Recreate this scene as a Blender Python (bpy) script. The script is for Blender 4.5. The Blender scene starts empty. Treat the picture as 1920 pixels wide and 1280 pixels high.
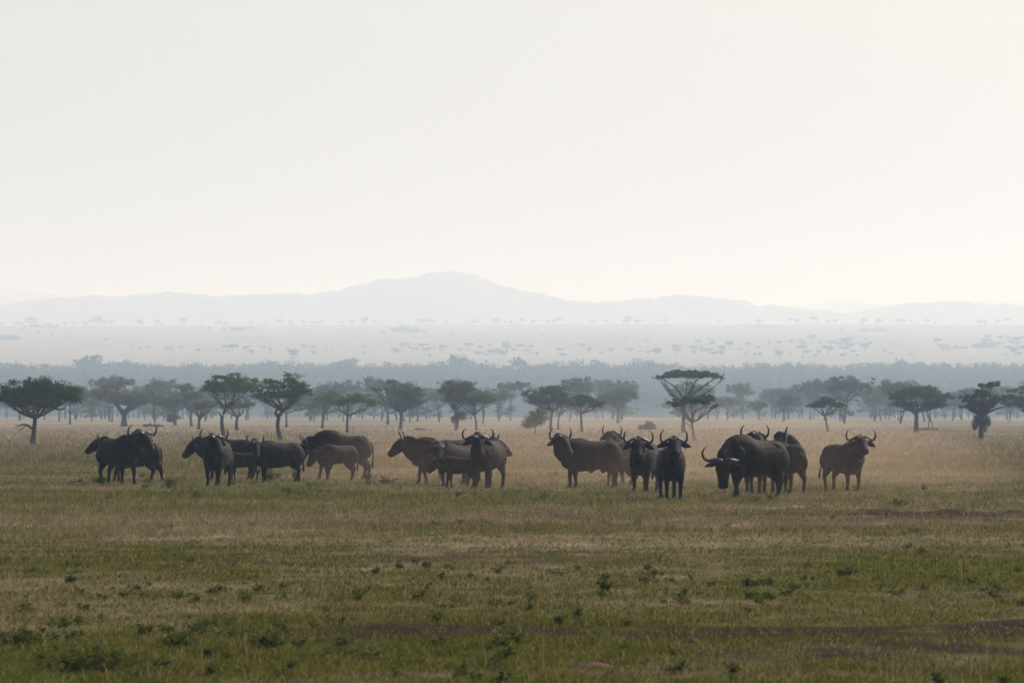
import bpy, math, random
import numpy as np
from mathutils import Vector

SC = bpy.context.scene
COL = SC.collection
F = 10666.7          # focal length in photo pixels (200 mm on a 36 mm sensor, 1920 px)
H = 2.5              # eye height (m), flat-ground horizon at photo row 766
YH = 766.0
R = math.radians

# ------------------------------------------------------------------ helpers
def link(o, parent=None):
    COL.objects.link(o)
    if parent is not None:
        o.parent = parent
    return o

def tag(o, label=None, cat=None, group=None, kind=None):
    if label: o['label'] = label
    if cat: o['category'] = cat
    if group: o['group'] = group
    if kind: o['kind'] = kind
    return o

def empty(name, loc, rz=0.0, scale=1.0):
    o = bpy.data.objects.new(name, None)
    o.empty_display_size = 0.2
    o.location = loc; o.rotation_euler = (0, 0, rz); o.scale = (scale,) * 3
    return link(o)

def mesh_np(name, verts, faces, smooth=False, attrs=None):
    """verts (n,3); faces (m,k) int, or a list of such arrays."""
    if not isinstance(faces, (list, tuple)): faces = [faces]
    me = bpy.data.meshes.new(name)
    verts = np.asarray(verts, np.float32)
    loops = np.concatenate([f.reshape(-1) for f in faces]).astype(np.int32)
    sizes = np.concatenate([np.full(len(f), f.shape[1]) for f in faces])
    starts = np.concatenate([[0], np.cumsum(sizes)[:-1]]).astype(np.int32)
    me.vertices.add(len(verts)); me.vertices.foreach_set('co', verts.reshape(-1))
    me.loops.add(len(loops)); me.loops.foreach_set('vertex_index', loops)
    me.polygons.add(len(sizes)); me.polygons.foreach_set('loop_start', starts)
    me.update(calc_edges=True)
    if smooth: me.polygons.foreach_set('use_smooth', np.ones(len(sizes), bool))
    for k, v in (attrs or {}).items():
        a = me.attributes.new(k, 'FLOAT', 'POINT')
        a.data.foreach_set('value', np.asarray(v, np.float32))
    return me

def obj(name, me, mat, parent=None):
    me.materials.append(mat)
    return link(bpy.data.objects.new(name, me), parent)

def h2(ix, iy, seed):
    n = (ix.astype(np.int64) * 374761393 + iy.astype(np.int64) * 668265263 + seed * 1442695041) & 0xFFFFFFFF
    n = ((n ^ (n >> 13)) * 1274126177) & 0xFFFFFFFF
    n = n ^ (n >> 16)
    return (n & 0xFFFFFF) / float(0xFFFFFF)

def vnoise(x, y, seed=0):
    x = np.asarray(x, float); y = np.asarray(y, float)
    ix = np.floor(x); iy = np.floor(y); fx = x - ix; fy = y - iy
    fx = fx * fx * (3 - 2 * fx); fy = fy * fy * (3 - 2 * fy)
    a = h2(ix, iy, seed); b = h2(ix + 1, iy, seed); c = h2(ix, iy + 1, seed); d = h2(ix + 1, iy + 1, seed)
    return (a * (1 - fx) + b * fx) * (1 - fy) + (c * (1 - fx) + d * fx) * fy

def fbm(x, y, seed=0, octv=4):
    s = 0; a = 0.5; t = 0
    for k in range(octv):
        s = s + a * vnoise(x * 2 ** k, y * 2 ** k, seed + 17 * k); t += a; a *= 0.5
    return s / t

def smooth(a, b, x):
    t = np.clip((x - a) / (b - a), 0, 1)
    return t * t * (3 - 2 * t)

# terrain height: flat near plain, wooded rise, long pale plain tilted up to a ridge
_D = np.array([-1e5, 1650, 1850, 2400, 3300, 3800, 4400, 5200, 6000, 7000, 8000, 8800, 9200, 9900, 11000, 4e4])
_Z = np.array([0, 0, -4, -3, 16, 23, 33, 51, 68, 92, 114, 131, 133, 110, 90, 90.])
def gz(x, y):
    x = np.asarray(x, float); y = np.asarray(y, float)
    z = np.interp(y, _D, _Z)
    z = z + (fbm(x / 700 + 5, y / 900, 3, 3) - 0.5) * 8 * smooth(2500, 6000, y)
    z = z + (fbm(x / 9, y / 14, 9, 3) - 0.5) * 0.16 * (1 - smooth(1200, 3000, y))
    return z
def gzf(x, y): return float(gz(np.array([x]), np.array([y]))[0])
def dist(py): return F * H / (py - YH)
def at(px, d): return ((px - 960.0) / F * d, d)

def dryness(x, y):
    """0 green .. 1 straw; real colour of the grass cover."""
    b = np.interp(y, [45, 60, 90, 110, 120, 132, 150, 185, 210, 260, 400, 700, 1500],
                     [.22, .16, .20, .32, .46, .54, .36, .30, .44, .56, .78, .90, .92])
    n = fbm(x / 7 + 3, y / 9, 21, 4) - 0.5
    n2 = fbm(x / 25 + 3, y / 60, 25, 3) - 0.5
    far = smooth(250, 500, y)
    n = n + (fbm(x * 1.3 + 7, y * .55, 27, 3) - .5) * .55 * (1 - far)
    return np.clip(b + n * 1.5 * (1 - .6 * far) + n2 * .5, 0, 1)

def soil(x, y):
    """bare dark earth strips"""
    w = (fbm(x / 3.2, y / 5.5, 31, 4) - .5)
    def strip(yc, hw, x0, x1, k=1.0):
        dy = np.abs(y - yc - w * hw * 2.4) / hw
        m = (1 - smooth(.5, 1.15, dy)) * smooth(x0 - 1, x0 + 1, x) * (1 - smooth(x1 - 1, x1 + 1, x))
        return m * k
    m = strip(63.8, 2.9, -2.4, 9, 1.0)
    m = np.maximum(m, strip(57.5, 4.2, 1.8, 9, .95))
    m = np.maximum(m, strip(131, 6, -.5, 30, .6))
    m = np.maximum(m, strip(136, 5.5, 6.2, 13, .95))
    m = np.maximum(m, strip(126, 5, -6, 0, .45))
    m = np.maximum(m, strip(94, 3.5, -5, 3, .6))
    m = np.maximum(m, strip(54.6, .8, -4.4, -3.3, 1.0))
    br = smooth(.27, .52, fbm(x / .9, y / 2.6, 37, 5))
    return np.clip(m * (.15 + 1.0 * br), 0, 1)

# ------------------------------------------------------------------ materials
def newmat(name):
    m = bpy.data.materials.new(name); m.use_nodes = True
    nt = m.node_tree; nt.nodes.clear()
    out = nt.nodes.new('ShaderNodeOutputMaterial')
    return m, nt, out
def N(nt, t, **kw):
    n = nt.nodes.new(t)
    for k, v in kw.items():
        if k.startswith('i_'): n.inputs[k[2:].replace('_', ' ')].default_value = v
        else: setattr(n, k, v)
    return n
def ramp(nt, src, stops):
    r = nt.nodes.new('ShaderNodeValToRGB'); e = r.color_ramp.elements
    while len(e) < len(stops): e.new(0.5)
    for k, (p, c) in enumerate(stops):
        e[k].position = p; e[k].color = (*c, 1)
    nt.links.new(src, r.inputs[0]); return r.outputs[0]

def hide_mat(name, c0, c1, rough=.72, bump=.35):
    m, nt, out = newmat(name); L = nt.links.new
    tc = N(nt, 'ShaderNodeTexCoord')
    n1 = N(nt, 'ShaderNodeTexNoise'); n1.inputs['Scale'].default_value = 3.2; n1.inputs['Detail'].default_value = 5
    L(tc.outputs['Object'], n1.inputs['Vector'])
    mp = N(nt, 'ShaderNodeMapping'); mp.inputs['Scale'].default_value = (30, 30, 9); L(tc.outputs['Object'], mp.inputs[0])
    n2 = N(nt, 'ShaderNodeTexNoise'); n2.inputs['Scale'].default_value = 1.0; n2.inputs['Detail'].default_value = 6
    L(mp.outputs[0], n2.inputs['Vector'])
    col = ramp(nt, n1.outputs[0], [(.36, c0), (.66, c1)])
    mx = N(nt, 'ShaderNodeMix', data_type='RGBA', blend_type='MULTIPLY'); mx.inputs[0].default_value = .5
    L(col, mx.inputs[6]); L(ramp(nt, n2.outputs[0], [(.3, (.45, .45, .45)), (.7, (1.3, 1.3, 1.3))]), mx.inputs[7])
    bs = N(nt, 'ShaderNodeBsdfPrincipled'); L(mx.outputs[2], bs.inputs['Base Color'])
    bs.inputs['Roughness'].default_value = rough
    bs.inputs['Sheen Weight'].default_value = .04; bs.inputs['Sheen Roughness'].default_value = .3; bs.inputs['Specular IOR Level'].default_value = .09
    bs.inputs['Sheen Tint'].default_value = (.6, .38, .25, 1)
    bp = N(nt, 'ShaderNodeBump'); bp.inputs['Strength'].default_value = bump; bp.inputs['Distance'].default_value = .02
    L(n2.outputs[0], bp.inputs['Height']); L(bp.outputs[0], bs.inputs['Normal'])
    L(bs.outputs[0], out.inputs[0]); return m

def simple(name, c, rough=.6, spec=.5, scale=12, var=.35, bump=0.2):
    m, nt, out = newmat(name); L = nt.links.new
    tc = N(nt, 'ShaderNodeTexCoord'); n1 = N(nt, 'ShaderNodeTexNoise')
    n1.inputs['Scale'].default_value = scale; n1.inputs['Detail'].default_value = 6; L(tc.outputs['Object'], n1.inputs['Vector'])
    lo = tuple(v * (1 - var) for v in c); hi = tuple(v * (1 + var) for v in c)
    bs = N(nt, 'ShaderNodeBsdfPrincipled'); L(ramp(nt, n1.outputs[0], [(.3, lo), (.7, hi)]), bs.inputs['Base Color'])
    bs.inputs['Roughness'].default_value = rough; bs.inputs['Specular IOR Level'].default_value = spec
    bp = N(nt, 'ShaderNodeBump'); bp.inputs['Strength'].default_value = bump; bp.inputs['Distance'].default_value = .03
    L(n1.outputs[0], bp.inputs['Height']); L(bp.outputs[0], bs.inputs['Normal'])
    L(bs.outputs[0], out.inputs[0]); return m

def leaf_mat(name, c0, c1, transl=.45):
    m, nt, out = newmat(name); L = nt.links.new
    geo = N(nt, 'ShaderNodeNewGeometry'); tc = N(nt, 'ShaderNodeTexCoord')
    n1 = N(nt, 'ShaderNodeTexNoise'); n1.inputs['Scale'].default_value = .9; n1.inputs['Detail'].default_value = 3
    L(tc.outputs['Object'], n1.inputs['Vector'])
    ad = N(nt, 'ShaderNodeMath', operation='MULTIPLY_ADD'); ad.inputs[1].default_value = .5
    L(geo.outputs['Random Per Island'], ad.inputs[0])
    m2 = N(nt, 'ShaderNodeMath', operation='MULTIPLY'); m2.inputs[1].default_value = .55; L(n1.outputs[0], m2.inputs[0]); L(m2.outputs[0], ad.inputs[2])
    col = ramp(nt, ad.outputs[0], [(.15, c0), (.85, c1)])
    d = N(nt, 'ShaderNodeBsdfDiffuse'); t = N(nt, 'ShaderNodeBsdfTranslucent'); L(col, d.inputs[0]); L(col, t.inputs[0])
    mx = N(nt, 'ShaderNodeMixShader'); mx.inputs[0].default_value = transl; L(d.outputs[0], mx.inputs[1]); L(t.outputs[0], mx.inputs[2])
    L(mx.outputs[0], out.inputs[0]); return m

GREEN0 = (.040, .046, .010); GREEN1 = (.150, .140, .020)
DRY0 = (.120, .086, .048); DRY1 = (.33, .245, .135)
def grass_mat():
    m, nt, out = newmat('grass_blades'); L = nt.links.new
    a = N(nt, 'ShaderNodeAttribute', attribute_name='dry'); r = N(nt, 'ShaderNodeAttribute', attribute_name='rnd')
    cg = ramp(nt, r.outputs['Fac'], [(0, GREEN0), (.8, GREEN1), (1, (.20, .19, .05))])
    cd = ramp(nt, r.outputs['Fac'], [(0, DRY0), (1, DRY1)])
    mx = N(nt, 'ShaderNodeMix', data_type='RGBA'); L(a.outputs['Fac'], mx.inputs[0]); L(cg, mx.inputs[6]); L(cd, mx.inputs[7])
    d = N(nt, 'ShaderNodeBsdfDiffuse'); t = N(nt, 'ShaderNodeBsdfTranslucent')
    L(mx.outputs[2], d.inputs[0]); L(mx.outputs[2], t.inputs[0])
    ms = N(nt, 'ShaderNodeMixShader'); ms.inputs[0].default_value = .4; L(d.outputs[0], ms.inputs[1]); L(t.outputs[0], ms.inputs[2])
    L(ms.outputs[0], out.inputs[0]); return m

def ground_mat():
    m, nt, out = newmat('savanna_ground'); L = nt.links.new
    a = N(nt, 'ShaderNodeAttribute', attribute_name='dry'); s = N(nt, 'ShaderNodeAttribute', attribute_name='soil')
    tc = N(nt, 'ShaderNodeTexCoord')
    def noise(sc, det, scl=(1, 1, 1)):
        mp = N(nt, 'ShaderNodeMapping'); mp.inputs['Scale'].default_value = scl; L(tc.outputs['Object'], mp.inputs[0])
        n = N(nt, 'ShaderNodeTexNoise'); n.inputs['Scale'].default_value = sc; n.inputs['Detail'].default_value = det
        L(mp.outputs[0], n.inputs['Vector']); return n.outputs[0]
    fine = noise(1.6, 8, (1, .35, 1)); big = noise(.02, 6, (1, .5, 1))
    cg = ramp(nt, fine, [(.3, (.033, .034, .010)), (.7, (.084, .084, .019))])
    cd = ramp(nt, fine, [(.3, (.160, .126, .085)), (.7, (.290, .232, .163))])
    mx = N(nt, 'ShaderNodeMix', data_type='RGBA'); L(a.outputs['Fac'], mx.inputs[0]); L(cg, mx.inputs[6]); L(cd, mx.inputs[7])
    mb = N(nt, 'ShaderNodeMix', data_type='RGBA', blend_type='MULTIPLY'); mb.inputs[0].default_value = 1
    L(mx.outputs[2], mb.inputs[6]); L(ramp(nt, big, [(.35, (.72, .78, .74)), (.65, (1.12, 1.08, 1.04))]), mb.inputs[7])
    cs = ramp(nt, noise(3, 8), [(.3, (.018, .013, .009)), (.7, (.050, .036, .025))])
    m2 = N(nt, 'ShaderNodeMix', data_type='RGBA'); L(s.outputs['Fac'], m2.inputs[0]); L(mb.outputs[2], m2.inputs[6]); L(cs, m2.inputs[7])
    bs = N(nt, 'ShaderNodeBsdfDiffuse'); L(m2.outputs[2], bs.inputs[0])
    bp = N(nt, 'ShaderNodeBump'); bp.inputs['Strength'].default_value = .6; bp.inputs['Distance'].default_value = .1
    L(fine, bp.inputs['Height']); L(bp.outputs[0], bs.inputs['Normal'])
    L(bs.outputs[0], out.inputs[0]); return m

M = {}
M['black'] = hide_mat('black_hide', (.003, .002, .0016), (.010, .006, .0042))
M['brown'] = hide_mat('dark_brown_hide', (.008, .0038, .0024), (.026, .0125, .0070))
M['calf'] = hide_mat('reddish_calf_hide', (.014, .007, .0045), (.032, .016, .010))
M['horn'] = simple('horn_keratin', (.020, .017, .015), .46, .3, 25, .5, .35)
M['eye'] = simple('dark_eye', (.006, .005, .004), .1, .6, 5, .1, 0)
M['nose'] = simple('wet_nose', (.006, .005, .005), .5, .2, 20, .2, .1)
M['hoof'] = simple('hoof_keratin', (.015, .012, .010), .8, .2, 20, .3, .2)
M['ear'] = simple('ear_hair', (.018, .012, .009), .8, .3, 20, .4, .3)
M['bark'] = simple('acacia_bark', (.055, .045, .036), .9, .2, 6, .35, .6)
M['leaf_dark'] = leaf_mat('dark_acacia_leaves', (.022, .034, .013), (.055, .075, .022))
M['leaf_mid'] = leaf_mat('acacia_leaves', (.036, .060, .014), (.092, .135, .028))
M['leaf_olive'] = leaf_mat('olive_acacia_leaves', (.050, .055, .024), (.105, .108, .045))
M['leaf_grey'] = leaf_mat('grey_bush_leaves', (.050, .048, .032), (.10, .095, .06))
M['weed'] = leaf_mat('weed_leaves', (.040, .052, .012), (.095, .112, .023), .4)
M['grass'] = grass_mat(); M['ground'] = ground_mat()
M['hill'] = simple('wooded_hillside', (.085, .082, .066), .95, .1, .006, .6, 0)
M['clod'] = simple('red_earth_clod', (.075, .034, .022), .95, .1, 9, .4, .8)

# ------------------------------------------------------------------ ground
def build_ground():
    ys = [-60.0]
    while ys[-1] < 24000:
        y = ys[-1]; ys.append(y + (1.2 if y < 40 else max(.45, .0075 * y) if y < 260 else .010 * y))
    ys = np.array(ys); u = np.linspace(-1, 1, 341)
    u = np.sign(u) * np.abs(u) ** 1.35
    Y = np.repeat(ys[:, None], len(u), 1); hw = 45 + .33 * np.maximum(ys, 0)
    X = u[None, :] * hw[:, None]
    Z = gz(X, Y)
    n, k = Y.shape
    idx = np.arange(n * k).reshape(n, k)
    fc = np.stack([idx[:-1, :-1], idx[:-1, 1:], idx[1:, 1:], idx[1:, :-1]], -1).reshape(-1, 4)
    me = mesh_np('ground', np.stack([X, Y, Z], -1).reshape(-1, 3), fc, True,
                 {'dry': dryness(X, Y).reshape(-1), 'soil': soil(X, Y).reshape(-1)})
    tag(obj('ground', me, M['ground']), kind='structure')
build_ground()

# ------------------------------------------------------------------ grass (nobody could count it)
rg = np.random.default_rng(5)
def blades(n, y0, y1, hw_k, hrange, wpx, segs, seed, force=None, pw=1.0):
    g = np.random.default_rng(seed)
    # uniform in picture rows
    p0 = F * H / y1; p1 = F * H / y0
    t = g.random(n) ** pw
    y = F * H / (p0 + t * (p1 - p0))
    x = (g.random(n) * 2 - 1) * (y * .09 * hw_k + 1.5)
    cl = fbm(x * 1.6, y * .9, 51, 3); so = soil(x, y); dr = dryness(x, y)
    p = np.clip(.25 + 1.7 * (cl - .25), .1, 1) * (1 - .82 * so)
    k = g.random(n) < p
    x, y, cl, so, dr = x[k], y[k], cl[k], so[k], dr[k]; n = len(x)
    h = (hrange[0] + (hrange[1] - hrange[0]) * g.random(n) ** 2) * (.55 + .9 * cl)
    h = h * (1 - .85 * smooth(420, 950, y))
    w = (wpx * y / 5689.0) * (.6 + .8 * g.random(n))
    an = g.random(n) * 2 * np.pi
    ln = g.random(n) * 1.5 * h + .01; la = g.normal(.3, 1.9, n)
    z = gz(x, y) - .01
    dx = np.cos(an) * w / 2; dy = np.sin(an) * w / 2
    tx = np.cos(la) * ln; ty = np.sin(la) * ln
    dd = (g.random(n) < np.clip(dr * 1.1, 0.03, .97)).astype(float) * .7 + dr * .3
    rn = g.random(n)
    if force is not None: dd = dd * 0 + force; rn = .6 + .4 * rn
    if segs == 1:
        v = np.stack([np.stack([x - dx, y - dy, z], -1), np.stack([x + dx, y + dy, z], -1), np.stack([x + tx, y + ty, z + h], -1)], 1)
        f = np.arange(n * 3).reshape(n, 3); kk = 3
    else:
        mx, my, mz = x + tx * .3, y + ty * .3, z + h * .55
        v = np.stack([np.stack([x - dx, y - dy, z], -1), np.stack([x + dx, y + dy, z], -1),
                      np.stack([mx + dx * .8, my + dy * .8, mz], -1), np.stack([mx - dx * .8, my - dy * .8, mz], -1),
                      np.stack([x + tx, y + ty, z + h * .97], -1)], 1)
        b = np.arange(n)[:, None] * 5; kk = 5
        f = [b + np.array([[0, 1, 2, 3]]), b + np.array([[3, 2, 4]])]
    return v.reshape(-1, 3), f, np.repeat(dd, kk), np.repeat(rn, kk)

def grass_obj(name, args):
    v, f, d, r = blades(**args)
    tag(obj(name, mesh_np(name, v, f, False, {'dry': d, 'rnd': r}), M['grass']), kind='stuff')
grass_obj('grass', dict(n=560000, y0=46, y1=112, hw_k=1.2, hrange=(.015, .085), wpx=1.15, segs=2, seed=1))
grass_obj('grass', dict(n=360000, y0=112, y1=235, hw_k=1.2, hrange=(.03, .16), wpx=.95, segs=1, seed=2))
grass_obj('grass', dict(n=200000, y0=235, y1=1000, hw_k=1.2, hrange=(.10, .40), wpx=.9, segs=1, seed=3))

grass_obj('grass_stalks', dict(n=15000, y0=46, y1=240, hw_k=1.2, hrange=(.10, .26), wpx=.42, segs=2, seed=4, force=.9))
# ------------------------------------------------------------------ weeds
def weed_arrays(g, n_stem, rad, ht, lf):
    V = []; Fq = []
    for s in range(n_stem):
        a = g.random() * 6.283; rr = rad * g.random() ** .7; hh = ht * (.5 + .5 * g.random()) * (1 - .35 * rr / rad)
        bx, by = math.cos(a) * rr * .35, math.sin(a) * rr * .35; tx, ty = math.cos(a) * rr, math.sin(a) * rr
        i = len(V); w = .004
        V += [(bx - w, by, 0), (bx + w, by, 0), (tx + w, ty, hh), (tx - w, ty, hh)]; Fq.append((i, i + 1, i + 2, i + 3))
        for q in range(g.integers(6, 11)):
            t = .3 + .7 * g.random(); cx, cy, cz = bx + (tx - bx) * t, by + (ty - by) * t, hh * t
            la = g.random() * 6.283; L = lf * (.6 + .8 * g.random()); up = g.normal(.15, .35)
            ux, uy, uz = math.cos(la) * L, math.sin(la) * L, up * L
            sx, sy, sz = -math.sin(la) * L * .3, math.cos(la) * L * .3, g.normal(0, .12) * L
            i = len(V)
            V += [(cx, cy, cz), (cx + ux * .5 + sx, cy + uy * .5 + sy, cz + uz * .6 + sz), (cx + ux, cy + uy, cz + uz * .6 - .1 * L), (cx + ux * .5 - sx, cy + uy * .5 - sy, cz + uz * .6 - sz)]
            Fq.append((i, i + 1, i + 2, i + 3))
    return np.array(V), np.array(Fq)

def weed_stuff():
    g = np.random.default_rng(77); V = []; Q = []; off = 0
    protos = [weed_arrays(g, 7, .14, .17, .055) for _ in range(8)]
    pts = []
    for _ in range(1150):
        py = 890 + 420 * g.random(); d = dist(py); x = (g.random() * 2 - 1) * d * .105
        m = fbm(np.array([x / 3.5]), np.array([d / 6]), 71, 3)[0]
        band = math.exp(-((py - 1100) / 32) ** 2) + 1.2 * math.exp(-((py - 1195) / 26) ** 2) * (x < 0) + .9 * math.exp(-((py - 905) / 12) ** 2) + .35
        if g.random() < band * smooth(.38, .62, m) and soil(np.array([x]), np.array([d]))[0] < .5: pts.append((x, d))
    for x, d in pts:
        v, q = protos[g.integers(8)]; a = g.random() * 6.28; s = .35 + .75 * g.random() + (.45 if d > 150 else 0)
        c, sn = math.cos(a), math.sin(a)
        w = np.stack([v[:, 0] * c - v[:, 1] * sn, v[:, 0] * sn + v[:, 1] * c, v[:, 2]], -1) * s + (x, d, gzf(x, d) - .01)
        V.append(w); Q.append(q + off); off += len(v)
    tag(obj('weeds', mesh_np('weeds', np.concatenate(V), np.concatenate(Q)), M['weed']), kind='stuff')
weed_stuff()

def weed_plant(px, py, wpx, hpx, label, cat='weed', seed=0, nst=0):
    nst = nst or int(14 + wpx * .28)
    d = dist(py); m = d / F; g = np.random.default_rng(seed + 900)
    v, q = weed_arrays(g, nst, wpx * m * .5, hpx * m, .05 * max(1, m * 100))
    x, y = at(px, d); o = obj('weed_plant', mesh_np('weed_plant', v, q), M['weed'])
    o.location = (x, y, gzf(x, y) - .01)
    tag(o, label, cat, 'leafy weeds in the grass')
WEEDS = [
 (40, 1212, 110, 46, 'broad dark leafy weed at the left edge of the foreground'),
 (190, 1262, 190, 62, 'large sprawling dark weed patch at the bottom left corner of the meadow'),
 (335, 1216, 74, 36, 'dark weed between the bottom left weed patch and the drooping dark weed'),
 (500, 1218, 96, 38, 'dark drooping weed in the lower foreground, left of centre'),
 (1406, 1098, 34, 22, 'small black-looking weed alone in the green foreground at right'),
 (1590, 1076, 46, 24, 'dark leafy weed in the right foreground beyond the small black-looking one'),
 (132, 1090, 28, 20, 'small leafy weed alone in the grass at the far left'),
 (190, 908, 28, 20, 'bright green weed by the hind feet of the leftmost black bull'),
 (318, 914, 30, 28, 'dark bushy weed just right of the leftmost pair of buffaloes'),
 (505, 904, 34, 26, 'weed in front of the legs of the cow with wide drooping ears'),
 (555, 902, 26, 22, 'pale leafy weed between the long-eared cow and the head-down buffalo'),
 (690, 902, 26, 20, 'small weed behind the heels of the head-down buffalo'),
 (725, 908, 40, 22, 'low weed patch left of the front legs of the cow facing left in profile'),
 (1135, 1108, 34, 36, 'tall thin-leaved weed in the middle of the foreground'),
 (1685, 952, 60, 20, 'dark green weed clump beside the bare earth patch at right'),
]
for k, (px, py, w, h, lb) in enumerate(WEEDS): weed_plant(px, py, w, h, lb, seed=k)

def clod(px, py, wpx, hpx, label, seed):
    d = dist(py); m = d / F; g = np.random.default_rng(seed)
    n, k = 9, 18; V = []; 
    for i in range(n):
        ph = math.pi / 2 * i / (n - 1)
        for j in range(k):
            th = 2 * math.pi * j / k; rr = .75 + .5 * vnoise(np.array([j * .9 + seed]), np.array([i * .7]), seed)[0]
            V.append((math.cos(th) * math.cos(ph) * wpx * m / 2 * rr, math.sin(th) * math.cos(ph) * wpx * m * .9 * rr, math.sin(ph) * hpx * m * rr - .01))
    V = np.array(V); V[-k:] = V[-k:].mean(0)
    idx = np.arange(n * k).reshape(n, k); r = np.roll(idx, -1, 1)
    fc = np.stack([idx[:-1], r[:-1], r[1:], idx[1:]], -1).reshape(-1, 4)
    x, y = at(px, d); o = obj('earth_clod', mesh_np('earth_clod', V, fc, False), M['clod']); o.location = (x, y, gzf(x, y))
    tag(o, label, 'clod')
clod(1105, 1252, 84, 9, 'low reddish mound of bare earth in the bottom foreground', 3)
clod(1300, 1206, 22, 8, 'small lump of reddish earth on the dark bare strip', 5)

# ------------------------------------------------------------------ tubes
def tube(P, RA, k=10, cap=True, up=(0, 0, 1)):
    """P list of points, RA list of r or (r_side, r_up)."""
    P = [Vector(p) for p in P]; V = []; n = len(P)
    for i, p in enumerate(P):
        t = (P[min(i + 1, n - 1)] - P[max(i - 1, 0)]).normalized()
        u = Vector(up)
        if abs(t.dot(u)) > .93: u = Vector((1, 0, 0)) if abs(t.x) < .8 else Vector((0, 1, 0))
        s = u.cross(t).normalized(); w = t.cross(s).normalized()
        ra = RA[i]; rs, ru = (ra if isinstance(ra, (tuple, list)) else (ra, ra))
        for j in range(k):
            a = 2 * math.pi * j / k
            V.append(p + s * (math.cos(a) * rs) + w * (math.sin(a) * ru))
    Fc = []
    for i in range(n - 1):
        for j in range(k):
            Fc.append((i * k + j, i * k + (j + 1) % k, (i + 1) * k + (j + 1) % k, (i + 1) * k + j))
    T = []
    if cap:
        a = len(V); V.append(P[0]); b = len(V); V.append(P[-1])
        for j in range(k):
            T.append((a, (j + 1) % k, j)); T.append((b, (n - 1) * k + j, (n - 1) * k + (j + 1) % k))
    return [tuple(v) for v in V], Fc + T

def merge(parts):
    V = []; Fc = []
    for v, f in parts:
        o = len(V); V += v; Fc += [tuple(i + o for i in q) for q in f]
    return V, Fc
def pymesh(name, V, Fc, sm=True):
    me = bpy.data.meshes.new(name); me.from_pydata(V, [], Fc); me.update()
    if sm: me.polygons.foreach_set('use_smooth', np.ones(len(me.polygons), bool))
    return me
def resample(P, RA, n):
    """Catmull-Rom through P with radii"""
    P = [np.array(p, float) for p in P]; RA = [np.array(r if isinstance(r, (tuple, list)) else (r, r), float) for r in RA]
    Q = [2 * P[0] - P[1]] + P + [2 * P[-1] - P[-2]]; S = [RA[0]] + RA + [RA[-1]]
    op = []; orr = []
    for i in range(1, len(Q) - 2):
        for j in range(n):
            t = j / n
            f = lambda a, b, c, d: .5 * (2 * b + (c - a) * t + (2 * a - 5 * b + 4 * c - d) * t * t + (3 * b - a - 3 * c + d) * t ** 3)
            op.append(tuple(f(Q[i - 1], Q[i], Q[i + 1], Q[i + 2]))); orr.append(tuple(np.maximum(f(S[i - 1], S[i], S[i + 1], S[i + 2]), .002)))
    op.append(tuple(P[-1])); orr.append(tuple(RA[-1]))
    return op, orr

# ------------------------------------------------------------------ buffalo
def ellipsoid(c, r, ax=None, k=12, n=8):
    ax = ax or (Vector((1, 0, 0)), Vector((0, 1, 0)), Vector((0, 0, 1)))
    V = []; Fc = []; c = Vector(c)
    for i in range(1, n):
        ph = math.pi * i / n
        for j in range(k):
            th = 2 * math.pi * j / k
            V.append(tuple(c + ax[0] * (r[0] * math.cos(ph)) + ax[1] * (r[1] * math.sin(ph) * math.cos(th)) + ax[2] * (r[2] * math.sin(ph) * math.sin(th))))
    for i in range(n - 2):
        for j in range(k): Fc.append((i * k + j, i * k + (j + 1) % k, (i + 1) * k + (j + 1) % k, (i + 1) * k + j))
    a = len(V); V.append(tuple(c + ax[0] * r[0])); b = len(V); V.append(tuple(c - ax[0] * r[0]))
    for j in range(k): Fc.append((a, (j + 1) % k, j)); Fc.append((b, (n - 2) * k + j, (n - 2) * k + (j + 1) % k))
    return V, [tuple(reversed(q)) for q in Fc]

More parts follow.
